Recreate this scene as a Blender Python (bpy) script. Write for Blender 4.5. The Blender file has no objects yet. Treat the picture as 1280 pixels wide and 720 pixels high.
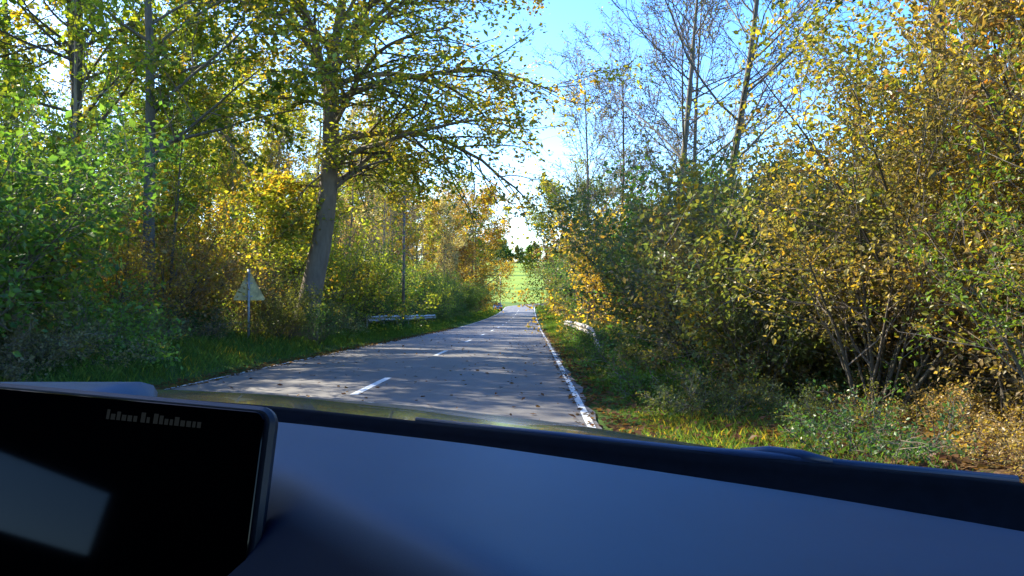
import bpy, math, random
import numpy as np
from mathutils import Vector, Matrix

# ------------------------------------------------------------------ camera, sky, sun, exposure
S = bpy.context.scene
COL = S.collection
R = math.radians
cam_d = bpy.data.cameras.new('camera')
cam = bpy.data.objects.new('camera', cam_d); COL.objects.link(cam)
cam_d.sensor_width = 36.0
cam_d.lens = 36.0 * 950 / 1280
cam_d.clip_start = 0.05
cam_d.clip_end = 3000
EYE = 1.3
cam.location = (0, 0, EYE)
cam.rotation_euler = (R(90 + 0.6), 0, 0)
S.camera = cam

SUN_AZ, SUN_EL = -56.0, 38.0
W = bpy.data.worlds.new('World'); S.world = W; W.use_nodes = True
nt = W.node_tree
sky = nt.nodes.new('ShaderNodeTexSky'); sky.sky_type = 'NISHITA'; sky.sun_disc = False
sky.sun_elevation = R(SUN_EL); sky.sun_rotation = R(SUN_AZ)
sky.air_density = 1.0; sky.dust_density = 0.5; sky.ozone_density = 2.5
hs = nt.nodes.new('ShaderNodeHueSaturation'); hs.inputs['Saturation'].default_value = 1.35; hs.inputs['Hue'].default_value = .512; hs.inputs['Value'].default_value = .95
nt.links.new(sky.outputs[0], hs.inputs['Color']); nt.links.new(hs.outputs[0], nt.nodes['Background'].inputs[0])
nt.nodes['Background'].inputs[1].default_value = 0.135
sd = bpy.data.lights.new('sun', 'SUN'); sd.energy = 3.8; sd.angle = R(0.5); sd.color = (1.0, 0.90, 0.72)
sun = bpy.data.objects.new('sun', sd); COL.objects.link(sun)
az, el = R(SUN_AZ), R(SUN_EL)
to_sun = Vector((math.sin(az) * math.cos(el), math.cos(az) * math.cos(el), math.sin(el)))
sun.rotation_euler = to_sun.to_track_quat('Z', 'Y').to_euler()
S.view_settings.view_transform = 'Standard'
S.view_settings.look = 'None'
S.view_settings.gamma = 1.0
S.view_settings.use_curve_mapping = False
S.view_settings.exposure = 2.2
S.render.engine = 'CYCLES'
S.cycles.max_bounces = 9
S.cycles.diffuse_bounces = 7
S.cycles.glossy_bounces = 3
S.cycles.transmission_bounces = 4
S.cycles.use_denoising = True
S.cycles.sample_clamp_indirect = 6

# ------------------------------------------------------------------ helpers
def tag(o, label=None, cat=None, group=None, kind=None):
    if label: o['label'] = label
    if cat: o['category'] = cat
    if group: o['group'] = group
    if kind: o['kind'] = kind
    return o

def empty(name, loc, rz=0.0, label=None, cat=None, group=None, kind=None):
    o = bpy.data.objects.new(name, None); COL.objects.link(o)
    o.location = loc; o.rotation_euler = (0, 0, rz); o.empty_display_size = .2
    return tag(o, label, cat, group, kind)

def link(name, me, mats, parent=None):
    for m in (mats if isinstance(mats, (list, tuple)) else [mats]):
        if m is not None: me.materials.append(m)
    o = bpy.data.objects.new(name, me); COL.objects.link(o)
    if parent is not None: o.parent = parent
    return o

def mesh_np(name, verts, quads, mat_idx=None, smooth=False, attrs=None):
    """verts (n,3), quads (m,4) arrays"""
    me = bpy.data.meshes.new(name)
    verts = np.ascontiguousarray(verts, dtype=np.float32); quads = np.ascontiguousarray(quads, dtype=np.int32)
    k = quads.shape[1]
    me.vertices.add(len(verts)); me.vertices.foreach_set('co', verts.ravel())
    me.loops.add(quads.size); me.loops.foreach_set('vertex_index', quads.ravel())
    me.polygons.add(len(quads))
    me.polygons.foreach_set('loop_start', np.arange(0, quads.size, k, dtype=np.int32))
    me.polygons.foreach_set('loop_total', np.full(len(quads), k, dtype=np.int32))
    if mat_idx is not None: me.polygons.foreach_set('material_index', mat_idx.astype(np.int32))
    me.polygons.foreach_set('use_smooth', np.full(len(quads), bool(smooth)))
    if attrs:
        for nm, (dom, arr) in attrs.items():
            a = me.attributes.new(nm, 'FLOAT', dom); a.data.foreach_set('value', np.ascontiguousarray(arr, dtype=np.float32))
    me.update(calc_edges=True)
    return me

def box_v(x0, x1, y0, y1, z0, z1):
    v = [(x0,y0,z0),(x1,y0,z0),(x1,y1,z0),(x0,y1,z0),(x0,y0,z1),(x1,y0,z1),(x1,y1,z1),(x0,y1,z1)]
    f = [(0,3,2,1),(4,5,6,7),(0,1,5,4),(1,2,6,5),(2,3,7,6),(3,0,4,7)]
    return v, f

def mesh_py(name, v, f, smooth=False):
    me = bpy.data.meshes.new(name); me.from_pydata([tuple(p) for p in v], [], [tuple(q) for q in f]); me.update()
    if smooth:
        for p in me.polygons: p.use_smooth = True
    return me

def tube_py(path, radii, n=10, cap=True):
    path = [Vector(p) for p in path]; v = []; f = []
    for i, p in enumerate(path):
        t = (path[min(i+1, len(path)-1)] - path[max(i-1, 0)]).normalized()
        a = t.cross(Vector((0.3, 1, 0.1)) if abs(t.z) > .8 else Vector((0, 0, 1))).normalized(); b = t.cross(a)
        for k in range(n):
            w = 2*math.pi*k/n; v.append(p + (a*math.cos(w) + b*math.sin(w))*radii[i])
    for i in range(len(path)-1):
        for k in range(n):
            f.append((i*n+k, i*n+(k+1) % n, (i+1)*n+(k+1) % n, (i+1)*n+k))
    if cap:
        f.append(tuple(range(n-1, -1, -1))); f.append(tuple((len(path)-1)*n+k for k in range(n)))
    return v, f

# ------------------------------------------------------------------ materials
def newmat(name):
    m = bpy.data.materials.new(name); m.use_nodes = True
    t = m.node_tree
    return m, t, t.nodes['Principled BSDF']

def N(t, typ, **kw):
    n = t.nodes.new(typ)
    for k, v in kw.items(): setattr(n, k, v)
    return n

def math_n(t, op, a, b=None, c=None, clamp=False):
    n = N(t, 'ShaderNodeMath', operation=op); n.use_clamp = clamp
    for i, x in enumerate((a, b, c)):
        if x is None: continue
        if isinstance(x, (int, float)): n.inputs[i].default_value = x
        else: t.links.new(x, n.inputs[i])
    return n.outputs[0]

def mixc(t, fac, a, b, blend='MIX'):
    n = N(t, 'ShaderNodeMix', data_type='RGBA', blend_type=blend)
    for i, x in ((0, fac), (6, a), (7, b)):
        if isinstance(x, (int, float)): n.inputs[i].default_value = x
        elif isinstance(x, tuple): n.inputs[i].default_value = (*x, 1.0)[:4]
        else: t.links.new(x, n.inputs[i])
    return n.outputs[2]

def noise(t, coord, scale, detail=4, rough=.55, out='Fac', dist=0.0):
    n = N(t, 'ShaderNodeTexNoise'); n.inputs['Scale'].default_value = scale
    n.inputs['Detail'].default_value = detail; n.inputs['Roughness'].default_value = rough
    n.inputs['Distortion'].default_value = dist
    if coord is not None: t.links.new(coord, n.inputs['Vector'])
    return n.outputs[out]

def ramp(t, fac, stops):
    n = N(t, 'ShaderNodeValToRGB'); cr = n.color_ramp
    while len(cr.elements) < len(stops): cr.elements.new(.5)
    for e, (p, c) in zip(cr.elements, stops): e.position = p; e.color = (*c, 1) if len(c) == 3 else c
    t.links.new(fac, n.inputs[0]); return n.outputs[0]

def leaf_material(name, gloss=.018):
    m = bpy.data.materials.new(name); m.use_nodes = True; t = m.node_tree
    t.nodes.remove(t.nodes['Principled BSDF']); out = t.nodes['Material Output']
    oi = N(t, 'ShaderNodeObjectInfo'); tc = N(t, 'ShaderNodeTexCoord')
    at = N(t, 'ShaderNodeAttribute', attribute_name='r'); r = at.outputs['Fac']
    off = N(t, 'ShaderNodeVectorMath', operation='ADD'); t.links.new(tc.outputs['Object'], off.inputs[0])
    sc = N(t, 'ShaderNodeVectorMath', operation='SCALE'); sc.inputs[0].default_value = (31, 17, 23)
    t.links.new(oi.outputs['Random'], sc.inputs['Scale']); t.links.new(sc.outputs[0], off.inputs[1])
    nz = noise(t, off.outputs[0], .55, 2)
    nz = math_n(t, 'MULTIPLY_ADD', nz, 2.2, -.6, clamp=True)
    s = math_n(t, 'ADD', math_n(t, 'MULTIPLY', r, .45), math_n(t, 'MULTIPLY', nz, .55))
    fac = math_n(t, 'MULTIPLY_ADD', math_n(t, 'SUBTRACT', oi.outputs['Alpha'], s), 5.0, .5, clamp=True)
    r2 = math_n(t, 'FRACT', math_n(t, 'MULTIPLY', r, 7.31))
    r3 = math_n(t, 'FRACT', math_n(t, 'MULTIPLY', r, 53.7))
    acc = ramp(t, r2, [(0, (.42, .42, .04)), (.35, (.54, .40, .045)), (.65, (.46, .26, .04)), (1, (.24, .11, .035))])
    col = mixc(t, fac, oi.outputs['Color'], acc)
    val = math_n(t, 'MULTIPLY_ADD', r3, .75, .62)
    hsv = N(t, 'ShaderNodeHueSaturation'); t.links.new(col, hsv.inputs['Color']); t.links.new(val, hsv.inputs['Value'])
    t.links.new(math_n(t, 'MULTIPLY_ADD', r2, .04, .48), hsv.inputs['Hue'])
    col = hsv.outputs[0]
    d = N(t, 'ShaderNodeBsdfDiffuse'); t.links.new(col, d.inputs[0])
    tr = N(t, 'ShaderNodeBsdfTranslucent')
    t.links.new(mixc(t, 1.0, col, (1.35, 1.3, .55), 'MULTIPLY'), tr.inputs[0])
    mx = N(t, 'ShaderNodeMixShader'); mx.inputs[0].default_value = .52
    t.links.new(d.outputs[0], mx.inputs[1]); t.links.new(tr.outputs[0], mx.inputs[2])
    g = N(t, 'ShaderNodeBsdfGlossy'); g.inputs['Roughness'].default_value = .38; g.inputs[0].default_value = (1, 1, 1, 1)
    m2 = N(t, 'ShaderNodeMixShader'); m2.inputs[0].default_value = gloss
    t.links.new(mx.outputs[0], m2.inputs[1]); t.links.new(g.outputs[0], m2.inputs[2])
    t.links.new(m2.outputs[0], out.inputs[0])
    return m

def bark_material(name, c1, c2, moss=.3, scale=1.0):
    m, t, b = newmat(name)
    tc = N(t, 'ShaderNodeTexCoord'); mp = N(t, 'ShaderNodeMapping'); mp.inputs['Scale'].default_value = (5*scale, 5*scale, 1.2*scale)
    t.links.new(tc.outputs['Object'], mp.inputs[0])
    n1 = noise(t, mp.outputs[0], 3.0, 8, .7); n2 = noise(t, tc.outputs['Object'], .8, 4)
    c = ramp(t, n1, [(.3, c1), (.7, c2)])
    c = mixc(t, math_n(t, 'MULTIPLY_ADD', n2, 3*moss, -1.1*moss, clamp=True), c, (.05, .075, .02))
    t.links.new(c, b.inputs['Base Color']); b.inputs['Roughness'].default_value = .9
    bp = N(t, 'ShaderNodeBump'); bp.inputs['Strength'].default_value = .7; bp.inputs['Distance'].default_value = .02
    t.links.new(n1, bp.inputs['Height']); t.links.new(bp.outputs[0], b.inputs['Normal'])
    return m

def plain(name, col, rough=.5, metal=0.0, nscale=None, namt=.3, bump=0.0, spec=.5, coat=0):
    m, t, b = newmat(name)
    b.inputs['Roughness'].default_value = rough; b.inputs['Metallic'].default_value = metal
    b.inputs['Specular IOR Level'].default_value = spec; b.inputs['Coat Weight'].default_value = coat
    if nscale:
        tc = N(t, 'ShaderNodeTexCoord'); n = noise(t, tc.outputs['Object'], nscale, 6, .65)
        lo = tuple(c*(1-namt) for c in col); hi = tuple(min(1, c*(1+namt)) for c in col)
        t.links.new(ramp(t, n, [(.3, lo), (.7, hi)]), b.inputs['Base Color'])
        if bump:
            bp = N(t, 'ShaderNodeBump'); bp.inputs['Strength'].default_value = bump; bp.inputs['Distance'].default_value = .002
            t.links.new(n, bp.inputs['Height']); t.links.new(bp.outputs[0], b.inputs['Normal'])
    else: b.inputs['Base Color'].default_value = (*col, 1)
    return m

def emit(name, col, strength):
    m, t, b = newmat(name); b.inputs['Base Color'].default_value = (.004, .004, .005, 1)
    b.inputs['Emission Color'].default_value = (*col, 1); b.inputs['Emission Strength'].default_value = strength
    b.inputs['Roughness'].default_value = .12
    return m

LEAF = leaf_material('leaf')
GRASSM = leaf_material('grass_blade', .004)
BARK = bark_material('bark_grey', (.06, .05, .04), (.19, .165, .13), .35)
BARK_D = bark_material('bark_dark', (.035, .028, .022), (.11, .09, .07), .3)
BARK_P = bark_material('bark_pale', (.13, .11, .085), (.30, .26, .20), .15)
TWIG = bark_material('twig', (.09, .07, .05), (.22, .18, .135), .05)

# ------------------------------------------------------------------ terrain functions
PR_Y = np.array([-80, 0, 12, 21, 35, 48, 70, 98, 125, 150, 175, 200, 230, 260, 300, 350, 420, 470, 540, 700, 1600.])
PR_Z = np.array([1.0, 0, -.15, -.32, -.65, -.95, -1.35, -1.65, -1.75, -1.55, -.95, -.25, .3, 1.9, 5.8, 11.6, 18.8, 22.5, 24.5, 24, 20.])
def prof(y):
    y = np.asarray(y, dtype=float)
    return (np.interp(y-6, PR_Y, PR_Z) + np.interp(y, PR_Y, PR_Z)*2 + np.interp(y+6, PR_Y, PR_Z))/4
HALF = 3.25
def cx(y):
    y = np.asarray(y, dtype=float)
    b = -2.5 + .0255*y
    return b + np.where(y > 165, .012*(y-165)**2, 0)
def hash_noise(x, y):
    return (np.sin(x*1.3+y*.7)+np.sin(x*.61-y*1.17+1.3)+np.sin(x*2.3+y*2.9+.5)*.5)/2.5
def gz(x, y):
    x = np.asarray(x, dtype=float); y = np.asarray(y, dtype=float)
    c = np.where(y > 215, -2.5+.0255*y, cx(np.minimum(y, 215)))
    s = x - c; a = np.abs(s)
    z = prof(y)
    w = np.clip((230-y)/40, 0, 1)
    left = np.clip((a-3.3)/2.6, 0, 1); left = left*left*(3-2*left)*.38 + np.clip(a-7, 0, 40)*.035
    right = np.clip((a-4.2)/3.5, 0, 1)*.22 + np.clip(a-6, 0, 40)*.03
    z = z + np.where(s < 0, left, right)*w
    z = z + hash_noise(x, y)*.05*np.clip((a-3.8)/2, 0, 1)
    z = z - np.where(a < HALF+.05, .03, 0.012*np.clip(1-(a-HALF)/.5, 0, 1))*w
    z = z + np.clip(a-60, 0, 400)*.01
    return z
def gzf(x, y): return float(gz(x, y))

# ------------------------------------------------------------------ ground
def ground():
    xs = np.concatenate([[-900, -600, -400, -250, -180, -130, -95, -70], np.arange(-55, -20, 3.0), np.arange(-20, -7, .8), np.arange(-7, 8, .35), np.arange(8, 20, .8), np.arange(20, 56, 3.0), [70, 95, 130, 180, 250, 400, 600, 900]])
    ys = np.concatenate([[-300, -150, -80, -50, -30, -15], np.arange(-8, 40, .7), np.arange(40, 120, 2.0), np.arange(120, 260, 4.0), np.arange(260, 560, 12), [600, 700, 850, 1100, 1500, 2200]])
    X, Y = np.meshgrid(xs, ys)
    # shift the columns so they follow the road
    Xs = X + np.where(np.abs(X) < 60, .0255*np.clip(Y, -20, 165), 0)
    Z = gz(Xs, Y)
    v = np.stack([Xs, Y, Z], -1).reshape(-1, 3)
    nx, ny = len(xs), len(ys)
    i = np.arange(nx*ny).reshape(ny, nx)
    q = np.stack([i[:-1, :-1], i[:-1, 1:], i[1:, 1:], i[1:, :-1]], -1).reshape(-1, 4)
    s = (Xs - cx(np.minimum(Y, 165))).ravel(); a = np.abs(s)
    yy = Y.ravel()
    verge = np.where(s < 0, np.clip((a-5.3)/1.2, 0, 1), np.clip((a-4.3)/1.0, 0, 1))
    fld = np.clip((yy-165)/25, 0, 1)
    me = mesh_np('ground', v, q, smooth=True, attrs={'litter': ('POINT', verge*(1-fld)), 'field': ('POINT', fld)})
    m, t, b = newmat('ground_soil')
    tc = N(t, 'ShaderNodeTexCoord'); P = tc.outputs['Object']
    la = N(t, 'ShaderNodeAttribute', attribute_name='litter').outputs['Fac']; fa = N(t, 'ShaderNodeAttribute', attribute_name='field').outputs['Fac']
    n1 = noise(t, P, 1.7, 8, .7); n2 = noise(t, P, 14, 6, .7); n3 = noise(t, P, .03, 3)
    grass = ramp(t, n2, [(.3, (.022, .045, .010)), (.55, (.05, .095, .016)), (.75, (.10, .11, .03))])
    lit = ramp(t, n2, [(.3, (.03, .02, .012)), (.5, (.085, .05, .025)), (.7, (.17, .10, .05))])
    lit = mixc(t, math_n(t, 'MULTIPLY_ADD', n1, 4, -2.0, clamp=True), lit, (.03, .06, .015))
    mp = N(t, 'ShaderNodeMapping'); mp.inputs['Scale'].default_value = (.012, .09, .02); t.links.new(P, mp.inputs[0])
    n4 = noise(t, mp.outputs[0], 1.0, 4, .6)
    field = ramp(t, n4, [(.36, (.05, .11, .02)), (.46, (.15, .23, .035)), (.62, (.21, .28, .04)), (.75, (.09, .16, .025))])
    c = mixc(t, math_n(t, 'MULTIPLY', la, math_n(t, 'MULTIPLY_ADD', n1, .6, .7, clamp=True), clamp=True), grass, lit)
    c = mixc(t, fa, c, field)
    t.links.new(c, b.inputs['Base Color']); b.inputs['Roughness'].default_value = .95; b.inputs['Specular IOR Level'].default_value = .1
    bp = N(t, 'ShaderNodeBump'); bp.inputs['Strength'].default_value = .8; bp.inputs['Distance'].default_value = .04
    t.links.new(n2, bp.inputs['Height']); t.links.new(bp.outputs[0], b.inputs['Normal'])
    o = link('ground', me, m); tag(o, kind='structure')
ground()

# ------------------------------------------------------------------ road
def strip(s0, s1, y0, y1, dz, step=.7, wob=0, nx=1):
    """a sheet between two offsets from the road's centre line"""
    n = max(2, int((y1-y0)/step)+1); ys = np.linspace(y0, y1, n)
    h = .004
    slope = (cx(ys+h)-cx(ys-h))/(2*h)
    nrm = 1/np.sqrt(1+slope**2)
    v = []
    for k in range(nx+1):
        s = s0+(s1-s0)*k/nx
        e = np.zeros(n)
        if wob and k in (0, nx): e = (np.sin(ys*1.9+k)+np.sin(ys*4.7+2*k)+np.sin(ys*.63))*wob
        s = s+e
        X = cx(ys)+s*nrm; Y = ys - s*slope*nrm
        camber = .05*(1-(np.clip(np.abs(s), 0, 3.3)/3.3)**2)
        v.append(np.stack([X, Y, prof(ys)+camber+dz], -1))
    v = np.stack(v, 1).reshape(-1, 3)
    i = np.arange(n*(nx+1)).reshape(n, nx+1)
    q = np.stack([i[:-1, :-1], i[:-1, 1:], i[1:, 1:], i[1:, :-1]], -1).reshape(-1, 4)
    return v, q

def asphalt():
    m, t, b = newmat('asphalt')
    tc = N(t, 'ShaderNodeTexCoord'); P = tc.outputs['Object']
    n1 = noise(t, P, 90, 3, .7); n2 = noise(t, P, .5, 5); 
    mp = N(t, 'ShaderNodeMapping'); mp.inputs['Scale'].default_value = (1.6, .06, 1); t.links.new(P, mp.inputs[0]); mp.inputs['Rotation'].default_value = (0, 0, .0255)
    n3 = noise(t, mp.outputs[0], 1.0, 3)
    c = ramp(t, n1, [(.3, (.050, .048, .045)), (.6, (.098, .094, .088)), (.8, (.16, .155, .145))])
    c = mixc(t, .55, c, ramp(t, n2, [(.3, (.070, .067, .063)), (.7, (.112, .108, .101))]))
    c = mixc(t, math_n(t, 'MULTIPLY_ADD', n3, 1.6, -.6, clamp=True), c, (.13, .125, .118))
    t.links.new(c, b.inputs['Base Color']); b.inputs['Roughness'].default_value = .72
    bp = N(t, 'ShaderNodeBump'); bp.inputs['Strength'].default_value = .5; bp.inputs['Distance'].default_value = .006
    t.links.new(n1, bp.inputs['Height']); t.links.new(bp.outputs[0], b.inputs['Normal'])
    return m
def paint():
    m, t, b = newmat('road_paint')
    tc = N(t, 'ShaderNodeTexCoord'); n1 = noise(t, tc.outputs['Object'], 30, 6, .75); n2 = noise(t, tc.outputs['Object'], 2, 3)
    f = math_n(t, 'ADD', n1, math_n(t, 'MULTIPLY', n2, .35))
    t.links.new(ramp(t, f, [(.44, (.15, .15, .155)), (.56, (.46, .50, .48)), (.9, (.70, .70, .68))]), b.inputs['Base Color'])
    b.inputs['Roughness'].default_value = .6
    return m
PAINT = paint()
v, q = strip(-HALF, HALF, -60, 205, 0, nx=10, wob=.03)
road = link('road', mesh_np('road', v, q, smooth=True), asphalt()); tag(road, kind='structure')
for side in (-1, 1):
    a, b_ = sorted((side*(HALF-.155), side*(HALF-.065))) if side > 0 else sorted((side*(HALF-.12), side*(HALF-.05)))
    v, q = strip(a, b_, -60, 203, .004, step=.5)
    o = link('edge_line', mesh_np('edge_line', v, q), PAINT, road)
y = -16.6
while y < 150:
    v, q = strip(-.06, .06, y, y+2.6, .005, step=.6)
    link('centre_dash', mesh_np('centre_dash', v, q), PAINT, road)
    y += 9.1

# ------------------------------------------------------------------ tree growing
def unit(a): return a/np.maximum(np.linalg.norm(a, axis=-1, keepdims=True), 1e-9)
def grow(start, d, L, r0, K, wob, up, g, taper=.25):
    n = len(start); p = start.copy(); d = unit(d); pts = [p.copy()]
    for k in range(K):
        d = unit(d + wob*g.normal(size=(n, 3)) + np.array([0, 0, 1.])*up)
        p = p + d*(L/K)[:, None]; pts.append(p.copy())
    pts = np.stack(pts, 1)
    rad = r0[:, None]*(1-(1-taper)*np.linspace(0, 1, K+1)[None, :])
    return dict(p=pts, r=rad, L=L)
def kids(B, m, t0, t1, ang, asd, Lf, g, rf=.55, flat=0., tl=.55, zmin=None):
    p, r, L = B['p'], B['r'], B['L']; n, K1, _ = p.shape
    t = t0+(t1-t0)*(np.arange(m)[None, :]+g.random((n, m)))/m
    u = t*(K1-1); i = np.clip(u.astype(int), 0, K1-2); f = (u-i)[..., None]
    ar = np.arange(n)[:, None]
    a, b = p[ar, i], p[ar, i+1]
    pos = a*(1-f)+b*f; tan = unit(b-a)
    rnd = g.normal(size=(n, m, 3)); perp = unit(rnd - (rnd*tan).sum(-1, keepdims=True)*tan)
    if flat: perp[..., 2] *= (1-flat); perp = unit(perp)
    A = R(1)*(ang+asd*g.normal(size=(n, m)))[..., None]
    d = tan*np.cos(A)+perp*np.sin(A)
    Lk = L[:, None]*Lf*(1-tl*t)*(.7+.6*g.random((n, m)))
    rk = (r[ar, i]*(1-f[..., 0])+r[ar, i+1]*f[..., 0])*rf
    return pos.reshape(-1, 3), d.reshape(-1, 3), Lk.ravel(), rk.ravel()
def tubes(B, sides):
    p, r = B['p'], B['r']; n, K, _ = p.shape
    tan = np.empty_like(p); tan[:, 1:-1] = p[:, 2:]-p[:, :-2]; tan[:, 0] = p[:, 1]-p[:, 0]; tan[:, -1] = p[:, -1]-p[:, -2]
    tan = unit(tan); ref = np.array([.31, .93, .2])
    a = unit(np.cross(tan, ref)); b = np.cross(tan, a)
    w = np.arange(sides)*2*np.pi/sides
    ring = p[:, :, None, :]+r[:, :, None, None]*(a[:, :, None, :]*np.cos(w)[:, None]+b[:, :, None, :]*np.sin(w)[:, None])
    v = ring.reshape(-1, 3); i = np.arange(n*K*sides).reshape(n, K, sides); j = np.roll(i, -1, 2)
    q = np.stack([i[:, :-1], j[:, :-1], j[:, 1:], i[:, 1:]], -1).reshape(-1, 4)
    return v, q
def leaf_pos(B, n, g, t0=.1, spread=.05):
    p = B['p']; m, K1, _ = p.shape
    t = t0+(1-t0)*g.random((m, n)); u = t*(K1-1); i = np.clip(u.astype(int), 0, K1-2); f = (u-i)[..., None]; ar = np.arange(m)[:, None]
    pos = p[ar, i]*(1-f)+p[ar, i+1]*f
    return (pos+spread*g.normal(size=pos.shape)).reshape(-1, 3)
def leaf_mesh(pos, size, g, up=.5, fine=False, aspect=.62, var=.35):
    n = len(pos)
    nrm = unit(g.normal(size=(n, 3))+np.array([0, 0, up*2])); ax = unit(np.cross(nrm, g.normal(size=(n, 3)))); sd = np.cross(nrm, ax)
    s = (size*(1+var*g.normal(size=n)).clip(.4, 1.9))[:, None]
    w = s*aspect*.5
    if not fine:
        v = np.stack([pos, pos+ax*s*.5+sd*w, pos+ax*s-nrm*s*.12, pos+ax*s*.5-sd*w], 1)
        q = np.arange(n*4).reshape(n, 4)
        return v.reshape(-1, 3), q, g.random(n)
    cup = nrm*s*.13
    v = np.stack([pos, pos+ax*s*.3+sd*w+cup, pos+ax*s*.7+sd*w*.8+cup, pos+ax*s-nrm*s*.08, pos+ax*s*.7-sd*w*.8+cup, pos+ax*s*.3-sd*w+cup], 1)
    b = np.arange(n)[:, None]*6
    q = np.concatenate([b+np.array([[0, 1, 2, 3]]), b+np.array([[0, 3, 4, 5]])], 1).reshape(-1, 4)
    return v.reshape(-1, 3), q, np.repeat(g.random(n), 2)
def pack(parts):
    """[(verts, quads, mat, r)] -> mesh arrays"""
    V, Q, M, A = [], [], [], []; o = 0
    for v, q, m, r in parts:
        V.append(v); Q.append(q+o); M.append(np.full(len(q), m)); A.append(r if r is not None else np.zeros(len(q))); o += len(v)
    return np.concatenate(V), np.concatenate(Q), np.concatenate(M), np.concatenate(A)
def crown_mesh(name, woods, leaves):
    parts = [(*tubes(B, s), 0, None) for B, s in woods]+[(v, q, 1, r) for v, q, r in leaves]
    v, q, m, r = pack(parts)
    return mesh_np(name, v, q, m, attrs={'r': ('FACE', r)})
def wood_mesh(name, woods):
    v, q, m, r = pack([(*tubes(B, s), 0, None) for B, s in woods])
    return mesh_np(name, v, q, smooth=True)

Z3 = np.zeros((1, 3)); UPV = np.array([[0, 0, 1.]])
def A1(*x): return np.array(x, dtype=float)

PROTO = {}
def proto(name, trunk_me, crown_me, bark, twig=None):
    trunk_me.materials.append(bark)
    crown_me.materials.append(twig or bark); crown_me.materials.append(LEAF)
    PROTO[name] = (trunk_me, crown_me)

def make_tree(name, seed, H, r, t0=.35, n1=16, l1=.32, a1=58, n2=7, n3=4, nl=7, size=.11, wob=.035, up1=.03, lean=(0, 0), bark=None, droop=0., fine=False, spread=.12, r_twig=.008, flat=.2):
    g = np.random.default_rng(seed)
    T = grow(Z3-[[0, 0, .3]], UPV+[[lean[0], lean[1], 0]], A1(H), A1(r), 14, wob, .02, g, .12)
    T['r'][:, 0] *= 1.45; T['r'][:, 1] *= 1.08
    p, d, L, rr = kids(T, n1, t0, .99, a1, 9, l1, g, .42, tl=.35)
    B1 = grow(p, d, L, rr, 7, .10, up1, g, .2)
    p, d, L, rr = kids(B1, n2, .2, 1, 48, 12, .5, g, .6, flat=flat)
    B2 = grow(p, d, L, np.maximum(rr, r_twig*1.3), 5, .13, up1-droop, g, .35)
    p, d, L, rr = kids(B2, n3, .15, 1, 45, 14, .5, g, .6, flat=flat)
    B3 = grow(p, d, L, np.full(len(L), r_twig), 3, .15, -droop, g, .4)
    lv = leaf_mesh(np.concatenate([leaf_pos(B3, nl, g, .1, spread), leaf_pos(B2, max(1, nl//2), g, .4, spread)]), size, g, fine=fine)
    proto(name, wood_mesh(name+'_trunk', [(T, 12), (B1, 6)]), crown_mesh(name+'_crown', [(B2, 4), (B3, 3)], [lv]), bark or BARK, TWIG)

def make_shrub(name, seed, H, ns=11, spreadang=22, n2=9, n3=5, nl=10, size=.07, t0=.12, up=.05, fine=False, lspread=.06, r0=.022, wob=.09, bark=None, l2=.42, base=.25):
    g = np.random.default_rng(seed)
    az_ = g.random(ns)*2*np.pi; tilt = R(1)*np.minimum(np.abs(g.normal(size=ns)*spreadang*.5+spreadang), spreadang*1.8)
    d = np.stack([np.cos(az_)*np.sin(tilt), np.sin(az_)*np.sin(tilt), np.cos(tilt)], -1)
    st = np.stack([np.cos(az_)*base*g.random(ns), np.sin(az_)*base*g.random(ns), np.full(ns, -.15)], -1)
    B0 = grow(st, d, H*(.7+.45*g.random(ns)), r0*(.6+.8*g.random(ns)), 9, wob, -.008, g, .1)
    p, dd, L, rr = kids(B0, n2, t0, 1, 45, 14, l2, g, .55, tl=.5)
    B1 = grow(p, dd, L, np.maximum(rr, .006), 5, .13, up, g, .4)
    p, dd, L, rr = kids(B1, n3, .15, 1, 45, 15, .55, g, .6, tl=.4)
    B2 = grow(p, dd, L, np.full(len(L), .004), 3, .15, -.02, g, .5)
    lv = leaf_mesh(np.concatenate([leaf_pos(B2, nl, g, .05, lspread), leaf_pos(B1, nl//2, g, .3, lspread)]), size, g, fine=fine)
    proto(name, wood_mesh(name+'_stem', [(B0, 6)]), crown_mesh(name+'_crown', [(B1, 4), (B2, 3)], [lv]), bark or BARK_D, TWIG)

# shrubs: full, loose, near (fine leaves), thin twiggy
make_shrub('shrubA', 1, 3.6, ns=15, n2=11, n3=5, nl=12, size=.085, lspread=.09)
make_shrub('shrubB', 2, 3.6, ns=14, n2=11, n3=5, nl=12, size=.085, lspread=.10, spreadang=28)
make_shrub('shrubC', 3, 3.6, ns=12, n2=10, n3=5, nl=8, size=.08, lspread=.08, spreadang=17)
make_shrub('nearA', 11, 4.4, ns=12, n2=11, n3=5, nl=20, size=.052, lspread=.06, t0=.24, fine=True, r0=.03, spreadang=16, wob=.055)
make_shrub('nearB', 12, 4.4, ns=12, n2=11, n3=5, nl=18, size=.054, lspread=.06, t0=.2, fine=True, r0=.028, spreadang=18, wob=.055)
make_shrub('twiggy', 21, 3.6, ns=22, n2=12, n3=6, nl=1, size=.06, t0=.15, spreadang=15, r0=.014, bark=TWIG)
make_shrub('bramble', 31, 1.25, ns=18, n2=8, n3=4, nl=7, size=.065, t0=.05, spreadang=44, r0=.007, lspread=.07, l2=.55, base=.6)
make_shrub('brambleB', 32, 1.1, ns=18, n2=8, n3=4, nl=6, size=.055, t0=.05, spreadang=50, r0=.006, lspread=.06, l2=.55, base=.7)
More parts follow.
